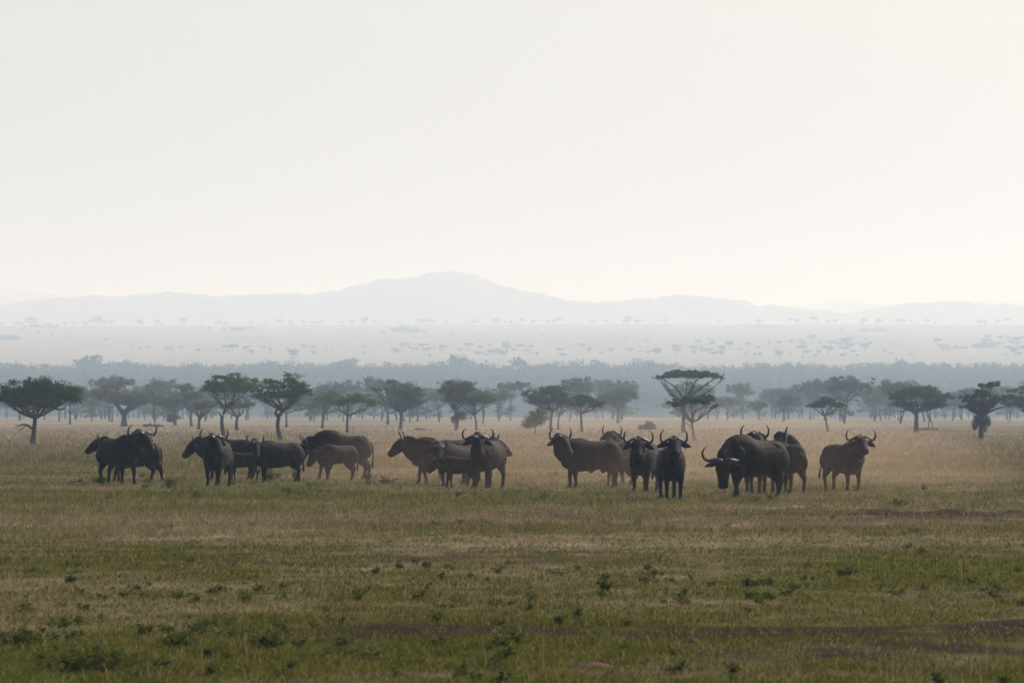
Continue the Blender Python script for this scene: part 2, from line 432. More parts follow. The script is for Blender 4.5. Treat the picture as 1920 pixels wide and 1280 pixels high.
def buffalo(px, py, head, label, scale=1.0, mat='brown', poll=(1.13, 0, 1.43), hyaw=0, hpitch=-38, horn=1.0, boss=.5,
            swing=(0, 0, 0, 0), kind='cow', hump=0.0, tail=0.0, ear_droop=0.42, roll=0, hornup=1.0, fat=1.0, group='buffalo herd standing in the grass'):
    d = dist(py); x, y = at(px, d)
    calf = kind == 'calf'
    root = empty('buffalo_calf' if calf else 'buffalo', (x, y, gzf(x, y)), R(head), scale)
    tag(root, label, 'buffalo', group)
    parts = []
    st = [(-.99, 1.08, .07, .12), (-.93, 1.06, .20, .25), (-.80, 1.045, .29, .36), (-.60, 1.03, .345, .405), (-.35, .995, .375, .43),
          (-.05, .97 + hump * .1, .395, .45 + hump * .1), (.22, .975 + hump * .3, .385, .485 + hump * .3), (.45, .99 + hump * .45, .36, .505 + hump * .45), (.64, .99 + hump * .3, .31, .49 + hump * .25), (.80, .97, .24, .40), (.92, .95, .14, .26), (.96, .94, .05, .12)]
    P = [(s[0], 0, s[1]) for s in st]; RA = [(s[2] * fat, s[3]) for s in st]
    if calf: P = [(p[0] * .86, 0, p[2] + .06) for p in P]; RA = [(r[0] * .85, r[1] * .82) for r in RA]
    P, RA = resample(P, RA, 3); parts.append(tube(P, RA, 20))
    # head frame
    pl = Vector(poll); cy_, sy_ = math.cos(R(hyaw)), math.sin(R(hyaw)); cp, sp = math.cos(R(hpitch)), math.sin(R(hpitch))
    f = Vector((cy_ * cp, sy_ * cp, sp)); s = Vector((-sy_, cy_, 0)); u = f.cross(s).normalized()
    if roll:
        s2 = s * math.cos(R(roll)) + u * math.sin(R(roll)); u = f.cross(s2).normalized(); s = s2
    hk = 1.16 if calf else 1.20 if kind == 'bull' else 1.14
    def hp(a, b, c): return tuple(pl + f * (a * hk) + s * (b * hk) + u * (c * hk))
    # neck: a smooth bend from the withers to behind the skull
    nk0 = Vector((.50, 0, 1.07)); nk1 = Vector((.76, 0, 1.09)) * .5 + (pl * .35 + Vector((.76, 0, 1.09)) * .65) * .5
    back = pl - f * .10 - u * .04
    mid = nk1.lerp(back, .5) + Vector((0, 0, .02))
    tk = .78 if calf else 1.0
    P = [nk0, nk1, mid, back, pl + f * .10 - u * .05]
    RA = [(.26 * tk, .43 * tk), (.23 * tk, .385 * tk), (.185 * tk, .30 * tk), (.155 * tk, .225 * tk), (.12, .15)]
    P, RA = resample(P, RA, 4); parts.append(tube(P, RA, 16))
    # head
    hs = [(-.06, -.01, .08, .09), (.0, 0, .135, .14), (.10, 0, .155, .165), (.20, -.005, .148, .165), (.32, -.02, .118, .145), (.43, -.035, .102, .12), (.50, -.045, .106, .106), (.555, -.05, .096, .088), (.585, -.05, .05, .05)]
    P = [hp(a, 0, b) for a, b, _, _ in hs]; RA = [(r * hk * 1.10, q * hk * 1.04) for _, _, r, q in hs]
    P, RA = resample(P, RA, 3)
    V = []; 
    k = 18
    for p, r in zip(P, RA):
        for j in range(k):
            a = 2 * math.pi * j / k
            V.append(tuple(Vector(p) + s * (math.cos(a) * r[0]) + u * (math.sin(a) * r[1])))
    n = len(P); Fc = [(i * k + j, i * k + (j + 1) % k, (i + 1) * k + (j + 1) % k, (i + 1) * k + j) for i in range(n - 1) for j in range(k)]
    V += [P[0], P[-1]]
    for j in range(k): Fc.append((n * k, (j + 1) % k, j)); Fc.append((n * k + 1, (n - 1) * k + j, (n - 1) * k + (j + 1) % k))
    parts.append((V, Fc))
    for sg in (-1, 1):                                                     # brow and cheek
        parts.append(ellipsoid(hp(.17, .10 * sg, .06), (.07, .045, .045), (f, s, u), 10, 6))
        parts.append(ellipsoid(hp(.20, .06 * sg, -.08), (.14, .07, .09), (f, s, u), 10, 6))
    # poll crest / boss swell
    parts.append(ellipsoid(hp(.05, 0, .09), (.11, .13, .07), (f, s, u), 12, 6))
    # dewlap
    parts.append(ellipsoid((.78, 0, .80), (.16, .09, .20), None, 12, 8))
    # throat, hip points, rump
    thr = [(.74, 0, .98), tuple(Vector((.80, 0, 1.0)).lerp(pl, .6) - Vector((0, 0, .06))), tuple(pl + f * .13 - u * .07)]
    Pt, Rt = resample(thr, [(.17 * tk, .22 * tk), (.145 * tk, .17 * tk), (.09, .10)], 4); parts.append(tube(Pt, Rt, 14))
    if not calf:
        for sg in (-1, 1): parts.append(ellipsoid((-.56, .20 * sg, 1.27), (.16, .09, .10), None, 12, 8))
        parts.append(ellipsoid((.42, 0, 1.42 + hump * .7), (.34, .12, .10), None, 12, 8))
    # legs
    lt = 1.04 if not calf else .92
    for i, (fx, fy) in enumerate(((.56, .20), (.56, -.20), (-.70, .20), (-.70, -.20))):
        sw = swing[i]
        def q(dx, yy, z, zt=.95): 
            t = max(0, (zt - z) / zt); return (fx * (.86 if calf else 1) + dx + sw * t ** 1.1, fy * yy, z)
        if i < 2:
            P = [q(-.02, .75, 1.05), q(-.02, .95, .82), q(-.04, 1.0, .62), q(.0, .95, .40), q(-.005, .93, .22), q(-.01, .93, .10), q(.02, .93, .035)]
            RA = [(.11, .20), (.125, .19), (.095, .115), (.068, .072), (.050, .052), (.058, .06), (.062, .065)]
        else:
            P = [q(-.0, .6, 1.10), q(.0, .85, .90), q(.07, .95, .68), q(-.06, 1.0, .50), q(-.115, 1.0, .42), q(-.085, .97, .24), q(-.07, .95, .10), q(-.03, .95, .035)]
            RA = [(.15, .27), (.165, .28), (.125, .19), (.078, .105), (.062, .082), (.050, .055), (.058, .06), (.062, .065)]
        RA = [(a * lt, b * lt) for a, b in RA]
        P, RA = resample(P, RA, 3); parts.append(tube(P, RA, 12, up=(1, 0, 0.001)))
        hv, hf = tube([q(-.0 if i < 2 else -.05, .93, .055), q(.02 if i < 2 else -.03, .93, -.01)], [.062 * lt, .082 * lt], 12)
        obj('hoof', pymesh('hoof', hv, hf, False), M['hoof'], root)
    # swing of tube 'up' handled: rs is sideways
    V, Fc = merge(parts)
    tmp = bpy.data.objects.new('tmp', pymesh('tmp', V, Fc)); COL.objects.link(tmp)
    md = tmp.modifiers.new('r', 'REMESH'); md.mode = 'VOXEL'; md.voxel_size = .024; md.use_smooth_shade = True
    ms = tmp.modifiers.new('s', 'SMOOTH'); ms.iterations = 7; ms.factor = .5
    dg = bpy.context.evaluated_depsgraph_get()
    me = bpy.data.meshes.new_from_object(tmp.evaluated_get(dg)); me.name = 'body'
    bpy.data.objects.remove(tmp)
    # muscle relief: shallow dents along flank, ribs and shoulder
    co = np.empty(len(me.vertices) * 3, np.float32); me.vertices.foreach_get('co', co); co = co.reshape(-1, 3)
    no = np.empty(len(me.vertices) * 3, np.float32); me.vertices.foreach_get('normal', no); no = no.reshape(-1, 3)
    amp = (fbm(co[:, 0] * 3.1 + co[:, 1] + px, co[:, 2] * 2.6, 5, 3) - .5) * .045
    amp = amp * smooth(.35, .7, co[:, 2])
    co += no * amp[:, None]
    me.vertices.foreach_set('co', co.reshape(-1)); me.update()
    me.polygons.foreach_set('use_smooth', np.ones(len(me.polygons), bool))
    obj('body', me, M[mat], root)
    # horns
    if horn > 0:
        bw = .5 + .5 * boss
        for sg in (-1, 1):
            if calf or horn < .5:
                pts = [(.02, .09, .10), (.0, .15, .15), (-.03, .19, .22), (-.06, .19, .30 * 1)]
                rr = [.032, .028, .018, .005]; pts = [(a, b * sg * (horn + .5), .10 + (c - .10) * (horn + .5)) for a, b, c in pts]
            else:
                w = horn
                pts = [(.06, .025, .135), (.045, .11, .15), (.02, .20, .115), (.0, .295, .045), (-.02, .375, .030), (-.045, .425, .090), (-.07, .43, .18), (-.09, .39, .255), (-.10, .315, .30)]
                pts = [(a, (b if i < 1 else b * (w if i > 1 else min(1, w + .1))) * sg, .135 + (c - .135) * (1 if i < 5 else hornup)) for i, (a, b, c) in enumerate(pts)]
                hb = max(0, (-hpitch - 40) / 26) * .15
                pts = [(a - hb * max(0, (i - 3) / 5), b, c - hb * .35 * max(0, (i - 3) / 5)) for i, (a, b, c) in enumerate(pts)]
                rr = [(.075 * bw, .030 * bw), (.078 * bw, .044 * bw), (.058 * bw + .008, .044 * bw), (.042, .038), (.037, .035), (.032, .031), (.025, .025), (.016, .016), (.004, .004)]
            P, RA = resample([hp(*p) for p in pts], rr, 4)
            RA = [(a[0] * (1 + .07 * math.sin(i * 2.3)), a[1] * (1 + .07 * math.sin(i * 2.3))) if i < len(P) * .6 else a for i, a in enumerate(RA)]
            v, fc = tube(P, RA, 10, up=tuple(u)); obj('horn', pymesh('horn', v, fc), M['horn'], root)
    # ears: broad drooping leaf with ragged fringe
    for sg in (-1, 1):
        el = .34 if not calf else .28
        b0 = Vector(hp(.06, .125 * sg, .02)); dr = (s * sg * 1.0 - u * ear_droop - f * .12).normalized()
        wv = (u * .95 - f * .25); wv = (wv - dr * wv.dot(dr)).normalized(); nv = dr.cross(wv)
        prof = [(0, .030), (.15, .058), (.35, .078), (.55, .080), (.75, .062), (.9, .034), (1, .008)]
        V = []; Fc = []
        for i, (t, w) in enumerate(prof):
            c = b0 + dr * (t * el) - Vector((0, 0, .05 * t * t))
            for a, b in ((1, .0), (.35, .022), (-.5, .018), (-1.0 - (.12 if i % 2 else 0), -.004), (-.4, -.012), (.4, -.008)):
                V.append(tuple(c + wv * (w * a) + nv * (b * sg)))
        for i in range(len(prof) - 1):
            for j in range(6): Fc.append((i * 6 + j, i * 6 + (j + 1) % 6, (i + 1) * 6 + (j + 1) % 6, (i + 1) * 6 + j))
        obj('ear', pymesh('ear', V, Fc), M['ear'], root)
        v, fc = ellipsoid(hp(.19, .128 * sg, .055), (.022, .014, .02), (f, s, u), 8, 6); obj('eye', pymesh('eye', v, fc), M['eye'], root)
    v, fc = ellipsoid(hp(.55, 0, -.035), (.060, .088, .072), (f, s, u), 14, 8); obj('muzzle', pymesh('muzzle', v, fc), M['nose'], root)
    # tail
    kx = -.86 if calf else -.98
    P = [(kx + .12, 0, 1.20), (kx + .00, tail * .15, 1.16), (kx - .05, tail * .4, .95), (kx - .04, tail * .7, .72), (kx - .03, tail * .9, .58), (kx - .03, tail, .44), (kx - .02, tail, .34)]
    P, RA = resample(P, [.04, .032, .022, .018, .03, .045, .008], 3)
    v, fc = tube(P, RA, 8); obj('tail', pymesh('tail', v, fc), M[mat], root)
    return root

BUF = [
 dict(px=222, py=908, head=-54, mat='black', scale=1.05, poll=(1.02, .22, 1.50), hyaw=6, hpitch=-32, horn=1.08, boss=1, kind='bull', swing=(.10, -.04, -.10, .12), hump=.08,
      label='black bull with wide curled horns, leftmost in the front row, head turned right'),
 dict(px=251, py=903, head=172, mat='brown', scale=.96, poll=(1.20, .0, 1.42), hyaw=4, hpitch=-30, horn=.42, boss=.1, swing=(-.05, .22, .12, -.25), tail=.06,
      label='dark brown cow behind the leftmost black bull, head poking out at far left'),
 dict(px=408, py=911, head=-101, mat='black', scale=1.03, poll=(1.03, .12, 1.46), hyaw=40, hpitch=-36, horn=0.92, boss=1, kind='bull', swing=(.06, -.05, 0, .1), hump=.06,
      label='black bull facing the camera in front of the cow looking left, with curled horns'),
 dict(px=428, py=900, head=180, mat='brown', scale=.98, poll=(1.14, 0, 1.28), hyaw=0, hpitch=-42, horn=.40, boss=.1, swing=(0, .05, .02, -.1), hump=.05,
      label='brown cow looking left, standing half hidden behind the black bull facing the camera'),
 dict(px=454, py=902, head=176, mat='calf', scale=.66, kind='calf', poll=(.98, 0, 1.35), horn=0, hpitch=-35, swing=(.05, -.08, .1, -.12),
      label='young calf between the black bull facing us and the long-eared cow'),
 dict(px=521, py=905, head=-154, mat='brown', scale=.93, poll=(.98, .16, 1.36), hyaw=76, hpitch=-40, horn=.62, boss=.2, hornup=1.35, swing=(.05, -.1, .12, -.18), ear_droop=.3,
      label='brown cow with upright horns and wide hanging ears, her face towards the camera'),
 dict(px=641, py=899, head=184, mat='brown', scale=1.07, poll=(1.20, 0, 1.10), hyaw=6, hpitch=-62, horn=.7, boss=.5, kind='bull', swing=(.22, -.12, .05, -.16), hump=.16, hornup=1.2,
      label='big humped buffalo walking left with its head lowered over a calf'),
 dict(px=634, py=902, head=-148, mat='calf', scale=.86, kind='calf', poll=(1.0, 0, 1.14), hyaw=0, hpitch=-50, horn=0, swing=(.1, -.1, .16, -.1),
      label='reddish calf standing in front of the humped head-down buffalo'),
 dict(px=824, py=906, head=181, mat='brown', scale=1.02, poll=(1.16, 0, 1.36), hyaw=14, hpitch=-34, horn=.5, boss=.2, hornup=1.6, swing=(.14, -.14, .0, -.1), hump=.04,
      label='cow in full profile facing left, with straight upright horns, left end of the middle cluster'),
 dict(px=858, py=910, head=-136, mat='brown', scale=.93, poll=(1.04, .10, 1.32), hyaw=46, hpitch=-42, horn=.62, boss=.3, swing=(.14, -.05, 0, .1), hornup=1.1,
      label='cow with thin pale-rimmed horns facing the camera in front of the profile cow'),
 dict(px=862, py=913, head=178, mat='calf', scale=.70, kind='calf', poll=(.98, 0, 1.2), hyaw=10, hpitch=-40, horn=.1, swing=(.1, -.1, .1, -.1),
      label='calf with a sunlit back line in the middle cluster, left of its big bull'),
 dict(px=914, py=913, head=-110, mat='brown', scale=1.07, poll=(1.10, .10, 1.44), hyaw=26, hpitch=-40, horn=0.88, boss=1, kind='bull', swing=(.02, .06, -.05, .06), tail=.1, hump=.05,
      label='big bull facing the camera at the right of the middle cluster, with wide curled horns'),
 dict(px=868, py=901, head=2, mat='brown', scale=1.0, poll=(1.17, 0, 1.30), hyaw=-4, hpitch=-34, horn=.6, boss=.3,
      label='buffalo facing right, only its muzzle showing behind the big bull of the middle cluster'),
 dict(px=1106, py=913, head=-161, mat='brown', scale=1.05, poll=(1.0, .10, 1.45), hyaw=104, hpitch=-30, horn=0.74, boss=.5, kind='bull', swing=(-.04, .02, .08, -.16), fat=1.03, roll=0,
      label='heavy brown buffalo standing side on, head turned back to the right'),
 dict(px=1166, py=904, head=104, mat='brown', scale=.98, poll=(1.0, .08, 1.62), hyaw=150, hpitch=-20, horn=.7, boss=.2,
      label='buffalo standing behind the calf, only horns and back seen over the side-on buffalo'),
 dict(px=1161, py=910, head=170, mat='calf', scale=.68, kind='calf', poll=(.98, 0, 1.15), horn=0, hpitch=-40, swing=(0, .1, .1, -.1),
      label='small calf behind the rump of the heavy side-on buffalo'),
 dict(px=1209, py=922, head=-104, mat='black', scale=1.04, poll=(1.10, .06, 1.42), hyaw=10, hpitch=-28, horn=0.8, boss=.7, kind='bull', swing=(.02, .02, .05, -.1),
      label='dark bull staring at the camera, the left one of the front pair right of centre'),
 dict(px=1258, py=935, head=-84, mat='black', scale=1.0, poll=(1.06, -.06, 1.54), hyaw=-4, hpitch=-26, horn=0.74, boss=.4, swing=(.06, -.02, 0, .1), ear_droop=.2, hornup=1.15,
      label='black buffalo with ears spread, staring at the camera, nearest one right of centre'),
 dict(px=1414, py=932, head=-143, mat='brown', scale=1.12, poll=(1.14, .16, .90), hyaw=52, hpitch=-66, horn=1.0, boss=1, kind='bull', swing=(.25, -.18, .16, -.22), hump=.12, tail=.05,
      label='large bull grazing with its horned head lowered, front of the right cluster'),
 dict(px=1416, py=924, head=-98, mat='brown', scale=1.03, poll=(.98, .08, 1.62), hyaw=28, hpitch=-25, horn=0.82, boss=.9, kind='bull', swing=(.1, -.1, .1, -.1),
      label='bull behind the grazing bull, only its horned crown and legs showing'),
 dict(px=1475, py=922, head=110, mat='brown', scale=1.04, poll=(.78, -.26, 1.58), hyaw=-112, hpitch=-32, horn=0.72, boss=.6, kind='bull', swing=(.05, -.05, .05, -.05), tail=-.12,
      label='buffalo with its rump to the camera, looking back over its right side'),
 dict(px=1581, py=918, head=-60, mat='brown', scale=1.0, poll=(.98, .0, 1.52), hyaw=-22, hpitch=-24, horn=0.88, boss=.4, kind='bull', swing=(.02, -.04, -.05, .1), tail=-.22,
      label='lone buffalo at the right end of the herd, facing the camera with a hanging ear'),
]
for b in BUF: buffalo(**b)


# ------------------------------------------------------------------ trees
def leaves(centres, rads, n, size, g, flat=.55, stray=.07):
    """n leaf sprays in clumps; returns triangles pairs (quads)"""
    k = g.integers(0, len(centres), n); C = centres[k]; Rr = rads[k]
    v = g.normal(size=(n, 3)); v /= np.linalg.norm(v, axis=1)[:, None]
    r = g.random(n) ** .6 * 1.15
    r = np.where(g.random(n) < stray, r * 1.4, r)
    P = C + v * r[:, None] * Rr[:, None] * np.array([1, 1, flat])
    a = g.normal(size=(n, 3)); a[:, 2] *= .6; a /= np.linalg.norm(a, axis=1)[:, None]
    b = np.cross(a, g.normal(size=(n, 3))); b /= np.linalg.norm(b, axis=1)[:, None]
    s = size * (.5 + g.random(n))[:, None]
    a = a * s; b = b * s * .55
    V = np.stack([P - a, P - b * .9, P + a, P + b * .9], 1).reshape(-1, 3)
    return V, np.arange(n * 4).reshape(n, 4)

def tree_meshes(blobs, fork, tw, g, leafsize, nleaf, trunk_pts=None, limbs=1.0, clump=.55, nclump=None, extra=None, flat=.55, sides=6, inner=0.0):
    """blobs: (x, z, rx, rz[, y]) metres from the base; fork (x, z); tw trunk radius at base."""
    parts = []; cen = []; rad = []
    fx, fz = fork
    tp = trunk_pts or [(0, 0), (fx * .35 + g.normal(0, .03) * fz, fz * .5)]
    P = [(p[0], 0, p[1]) for p in tp] + [(fx, 0, fz)]
    P[0] = (P[0][0], 0, -.1)
    rr = [tw * (1.35 if i == 0 else 1 - .3 * i / len(P)) for i in range(len(P))]
    Q, RR = resample(P, rr, 4); parts.append(tube(Q, RR, sides + 2))
    A = sum(b[2] * b[2] for b in blobs)
    fork3 = np.array([fx, 0, fz]); WX = max(b[0] + b[2] for b in blobs) - min(b[0] - b[2] for b in blobs)
    for b in blobs:
        bx, bz, rx, rz = b[:4]; by = b[4] if len(b) > 4 else g.normal(0, .12) * WX * .5
        ry = min(rx * 1.15, WX * .42)
        nc = max(4, int((nclump or 34) * b[2] * b[2] / A)) 
        v = g.normal(size=(nc, 3)); v /= np.linalg.norm(v, axis=1)[:, None]
        r = g.random(nc) ** .48
        c = np.array([bx, by, bz]) + v * r[:, None] * np.array([rx, ry, rz]) * .88
        # umbrella habit: the underside is flattened
        c[:, 2] = np.where(c[:, 2] < bz - rz * .35, bz - rz * .35 + (c[:, 2] - bz + rz * .35) * .45, c[:, 2])
        cen.append(c); rad.append(np.full(nc, clump * (rx * rz) ** .5) * (.4 + .95 * g.random(nc)))
        # limbs
        nl = max(1, round(limbs * (1 + rx / (WX * .5) * 2.5)))
        for q in range(nl):
            e = np.array([bx, by, bz]) + np.array([(g.random() * 2 - 1) * rx * .75, (g.random() * 2 - 1) * ry * .7, -rz * .15 + g.random() * rz * .3])
            mid = fork3 * .5 + e * .5; mid[2] -= (e[2] - fz) * (.10 + .2 * g.random()); mid[:2] += g.normal(0, .05, 2) * np.linalg.norm(e - fork3)
            Q, RR = resample([tuple(fork3 - np.array([0, 0, .08])), tuple(mid), tuple(e)], [tw * .62, tw * .38, tw * .12], 4)
            parts.append(tube(Q, RR, sides, cap=False))
            for w in range(3 + int(2 * limbs)):
                t = g.integers(3, len(Q)); e2 = c[g.integers(0, nc)]
                s0 = np.array(Q[t]); m2 = (s0 + e2) / 2; m2[2] -= .08 * np.linalg.norm(e2 - s0)
                Q2, R2 = resample([tuple(s0), tuple(m2), tuple(e2)], [tw * .2, tw * .13, tw * .04], 2)
                parts.append(tube(Q2, R2, 4, cap=False))
    for e in (extra or []):
        Q, RR = resample([(p[0], p[1] if len(p) > 3 else 0, p[-2]) for p in e], [p[-1] for p in e], 3); parts.append(tube(Q, RR, 5))
    V, Fc = merge(parts); tm = pymesh('trunk', V, Fc)
    LV, LF = leaves(np.concatenate(cen), np.concatenate(rad), nleaf, leafsize, g, flat, 0 if leafsize > .5 else .07)
    return tm, mesh_np('crown', LV, LF)

def px_tree(base, blobs, fork, tw, label, leaf='leaf_mid', n=7000, seed=0, trunk=None, name='acacia_tree', cat='tree', group='acacias on the open plain', extra=None, size=None, under=None, **kw):
    bx, by = base; d = dist(by); m = d / F; g = np.random.default_rng(seed + 100)
    X = lambda p: (p - bx) * m
    Z = lambda p: (by - p) * m
    bl = [(X(b[0]), Z(b[1]), b[2] * m, b[3] * m) for b in blobs]
    tp = [(X(p[0]), Z(p[1])) for p in trunk] if trunk else None
    ex = [[(X(p[0]), Z(p[1]), p[2] * m) for p in e] for e in (extra or [])]
    kw['nclump'] = int(kw.get('nclump', 40) * 1.9); kw['clump'] = kw.get('clump', .5) * .9
    tm, cm = tree_meshes(bl, (X(fork[0]), Z(fork[1])), tw * .84 * m, g, size or max(.07, .88 * d / 5689), int(n * 1.35), tp, extra=ex, **kw)
    x, y = at(bx, d); r = empty(name, (x, y, gzf(x, y))); tag(r, label, cat, group)
    obj('trunk', tm, M['bark'], r); obj('crown', cm, M[leaf], r)
    if under:
        ub, un, ul = under
        cc = np.array([[X(b[0]), g.normal(0, .3), Z(b[1])] for b in ub]); rr = np.array([b[2] * m for b in ub])
        v, q = leaves(cc, rr, un, size or max(.075, 1.05 * d / 5689), g, 1.1); obj('creeper', mesh_np('creeper', v, q), M[ul], r)
    return r

T = px_tree
T((62, 834), [(30, 738, 34, 26), (75, 728, 42, 26), (118, 740, 38, 22), (70, 752, 60, 14), (5, 745, 22, 16)], (66, 782), 5.5, 'dark dense-crowned acacia at the left edge of the plain', 'leaf_dark', 19000, 1,
  trunk=[(61, 834), (64, 808)], extra=[[(64, 806, 3), (48, 796, 2), (28, 800, .8)], [(50, 797, 1.0), (36, 808, .7)], [(88, 760, 2.5), (112, 768, 1.6), (124, 764, .8)]], limbs=1.0, clump=.55, nclump=90)
T((420, 817), [(398, 722, 30, 15), (432, 712, 40, 14), (470, 722, 34, 17), (430, 727, 60, 12)], (424, 764), 4.2, 'green acacia with a wide domed crown on a slender bent trunk, left of a pair', 'leaf_mid', 8500, 2,
  trunk=[(420, 817), (416, 786)], extra=[[(417, 785, 2), (411, 772, 1.2)]], clump=.36, nclump=80)
T((526, 826), [(548, 718, 36, 20), (510, 720, 24, 14), (572, 732, 24, 15), (530, 738, 40, 12), (486, 740, 24, 12)], (531, 768), 5.0, 'green acacia with a crooked trunk, right one of the bright green pair', 'leaf_mid', 8500, 3,
  trunk=[(527, 826), (521, 800), (523, 782)], extra=[[(523, 782, 4), (516, 772, 2.4), (522, 766, 1.4)], [(531, 770, 2.5), (510, 752, 2), (488, 750, 1.1)]], clump=.36, nclump=70)
T((604, 803), [(606, 750, 26, 12), (630, 748, 22, 11), (622, 740, 26, 8)], (606, 776), 2.8, 'low green acacia just right of the crooked-trunked one', 'leaf_mid', 3600, 4, clump=.4)
T((651, 811), [(640, 752, 26, 12), (668, 748, 34, 12), (695, 756, 20, 9)], (652, 778), 3.0, 'acacia with a lopsided crown on a straight thin trunk beside the low green one', 'leaf_mid', 4600, 5, clump=.4, extra=[[(651, 780, 2), (642, 771, 1.4), (628, 766, .7)]])
T((751, 805), [(755, 735, 34, 22), (775, 740, 22, 18), (730, 715, 18, 6), (712, 730, 16, 5), (780, 755, 26, 12), (752, 752, 30, 13)], (751, 772), 3.4, 'tall grey-green acacia with a flat upper tier to its left', 'leaf_olive', 6500, 6, clump=.4, nclump=60)
T((727, 795), [(722, 752, 26, 14), (745, 760, 26, 9)], (727, 774), 3.2, 'hazy acacia standing close behind the two-tiered one', 'leaf_olive', 2600, 7)
T((855, 807), [(840, 728, 26, 18), (868, 728, 26, 19), (852, 745, 28, 14)], (855, 768), 3.2, 'loose round-crowned tree with a leafy creeper round its trunk', 'leaf_olive', 4600, 8, under=([(852, 786, 6), (860, 778, 8), (868, 780, 9), (856, 798, 4)], 900, 'leaf_olive'), clump=.4, limbs=1.4)
T((893, 806), [(895, 746, 26, 15), (915, 748, 22, 13), (880, 752, 18, 10)], (890, 776), 2.6, 'dome-crowned acacia right of the tree with the creeper', 'leaf_mid', 3800, 9, extra=[[(890, 778, 2), (872, 766, 1.2), (866, 758, .7)]])
T((1003, 813), [(1000, 785, 20, 15), (1012, 778, 17, 14), (992, 795, 14, 10)], (1003, 800), 1.6, 'low bushy tree with leaves hanging almost to the grass', 'leaf_mid', 3600, 10, flat=.9, clump=.5, limbs=.6)
T((1032, 806), [(1035, 734, 36, 13), (1000, 740, 26, 12), (1052, 748, 24, 14), (1010, 752, 30, 8)], (1036, 770), 3.0, 'broad flat-crowned acacia above the low bushy tree', 'leaf_olive', 5600, 11, clump=.38, nclump=60)
T((1047, 806), [(1052, 750, 22, 11), (1064, 755, 14, 8)], (1049, 776), 2.0, 'thin-trunked acacia merging into the right side of the broad flat crown', 'leaf_mid', 1900, 12)
T((1091, 809), [(1095, 748, 24, 9), (1118, 757, 20, 8), (1085, 755, 16, 7)], (1089, 774), 3.0, 'small spreading acacia with an open crown left of the round bush', 'leaf_dark', 3000, 13, trunk=[(1091, 809), (1090, 790)], extra=[[(1089, 776, 2), (1104, 764, 1.3), (1120, 760, .8)]])
T((1159, 793), [(1162, 742, 38, 13), (1140, 748, 24, 9)], (1159, 766), 3.0, 'hazy broad acacia standing behind the round bush', 'leaf_olive', 3600, 14)
T((1282, 811), [(1292, 702, 64, 7), (1290, 699, 48, 6), (1322, 705, 38, 5), (1256, 705, 32, 5), (1234, 708, 14, 4), (1350, 708, 14, 5)], (1285, 752), 4.0, 'tall umbrella-shaped acacia with a flat top and fanned bare limbs', 'leaf_olive', 11000, 15,
  trunk=[(1281, 811), (1282, 780)], limbs=.22, clump=.26, nclump=170, flat=.5,
  extra=[[(1284, 752, 2), (1268, 728, 1.5), (1240, 708, .8)], [(1285, 752, 2), (1318, 724, 1.5), (1346, 707, .8)], [(1286, 745, 1.5), (1300, 722, 1.1), (1312, 706, .7)], [(1358, 700, 1), (1352, 712, .7), (1345, 718, .5)]])
T((1302, 827), [(1320, 750, 26, 11), (1268, 755, 24, 10), (1300, 748, 26, 9), (1338, 762, 12, 5)], (1297, 790), 3.2, 'small acacia on a forked crooked trunk in front of the umbrella-shaped one', 'leaf_olive', 7000, 16,
  trunk=[(1303, 827), (1299, 806)], extra=[[(1298, 794, 2.4), (1288, 776, 1.8), (1276, 760, 1)], [(1298, 792, 2.4), (1302, 772, 1.8), (1322, 762, 1)], [(1296, 800, 1.2), (1286, 792, .7)]], clump=.38)
T((1552, 810), [(1548, 752, 24, 8), (1530, 760, 24, 5), (1570, 760, 20, 5)], (1545, 778), 3.0, 'small mushroom-shaped acacia on a curved trunk, left of the broad right-hand one', 'leaf_dark', 3600, 17,
  trunk=[(1553, 810), (1550, 795)], clump=.5)
T((1718, 810), [(1722, 735, 48, 12), (1690, 742, 32, 12), (1758, 744, 36, 12), (1700, 757, 40, 7), (1755, 758, 36, 7)], (1718, 770), 5.0, 'broad dark acacia with a layered flat crown at right', 'leaf_dark', 10500, 18,
  trunk=[(1718, 810), (1718, 788)], limbs=1.5, clump=.36, nclump=110, extra=[[(1738, 766, 1.5), (1742, 785, 1), (1740, 806, .8)], [(1742, 780, 1), (1748, 795, .8), (1750, 808, .6)], [(1718, 776, 3), (1704, 768, 2.2), (1690, 772, 1.2)]])
T((1840, 822), [(1855, 721, 22, 11), (1838, 738, 26, 11), (1815, 748, 20, 10), (1865, 750, 24, 12), (1835, 758, 34, 9), (1810, 762, 16, 6)], (1842, 776), 5.5, 'gnarled acacia with a knob of leaves on top and creepers round its trunk', 'leaf_dark', 7600, 19,
  under=([(1838, 785, 12), (1830, 792, 8), (1848, 790, 9), (1838, 775, 10), (1844, 802, 6), (1828, 800, 4)], 2400, 'leaf_grey'), limbs=1.2, clump=.38, nclump=70,
  extra=[[(1838, 776, 2.4), (1818, 768, 1.8), (1806, 756, 1)], [(1844, 776, 2.4), (1868, 766, 2), (1884, 762, 1)], [(1816, 742, 1.5), (1806, 733, .8), (1800, 730, .5)]])
T((1935, 812), [(1900, 742, 26, 15), (1940, 738, 36, 20), (1915, 755, 36, 9)], (1930, 776), 4.2, 'dark acacia cut off by the right edge of the picture', 'leaf_dark', 6000, 20, clump=.4, nclump=50)
T((233, 800), [(235, 748, 50, 16), (205, 738, 34, 18), (268, 752, 34, 14)], (233, 772), 6.5, 'hazy grey acacia with a thick trunk behind the leftmost black bull', 'leaf_grey', 5000, 21, limbs=.8, extra=[[(233, 780, 4), (222, 765, 3), (214, 752, 2)], [(233, 780, 4), (244, 765, 3), (252, 752, 2)]])
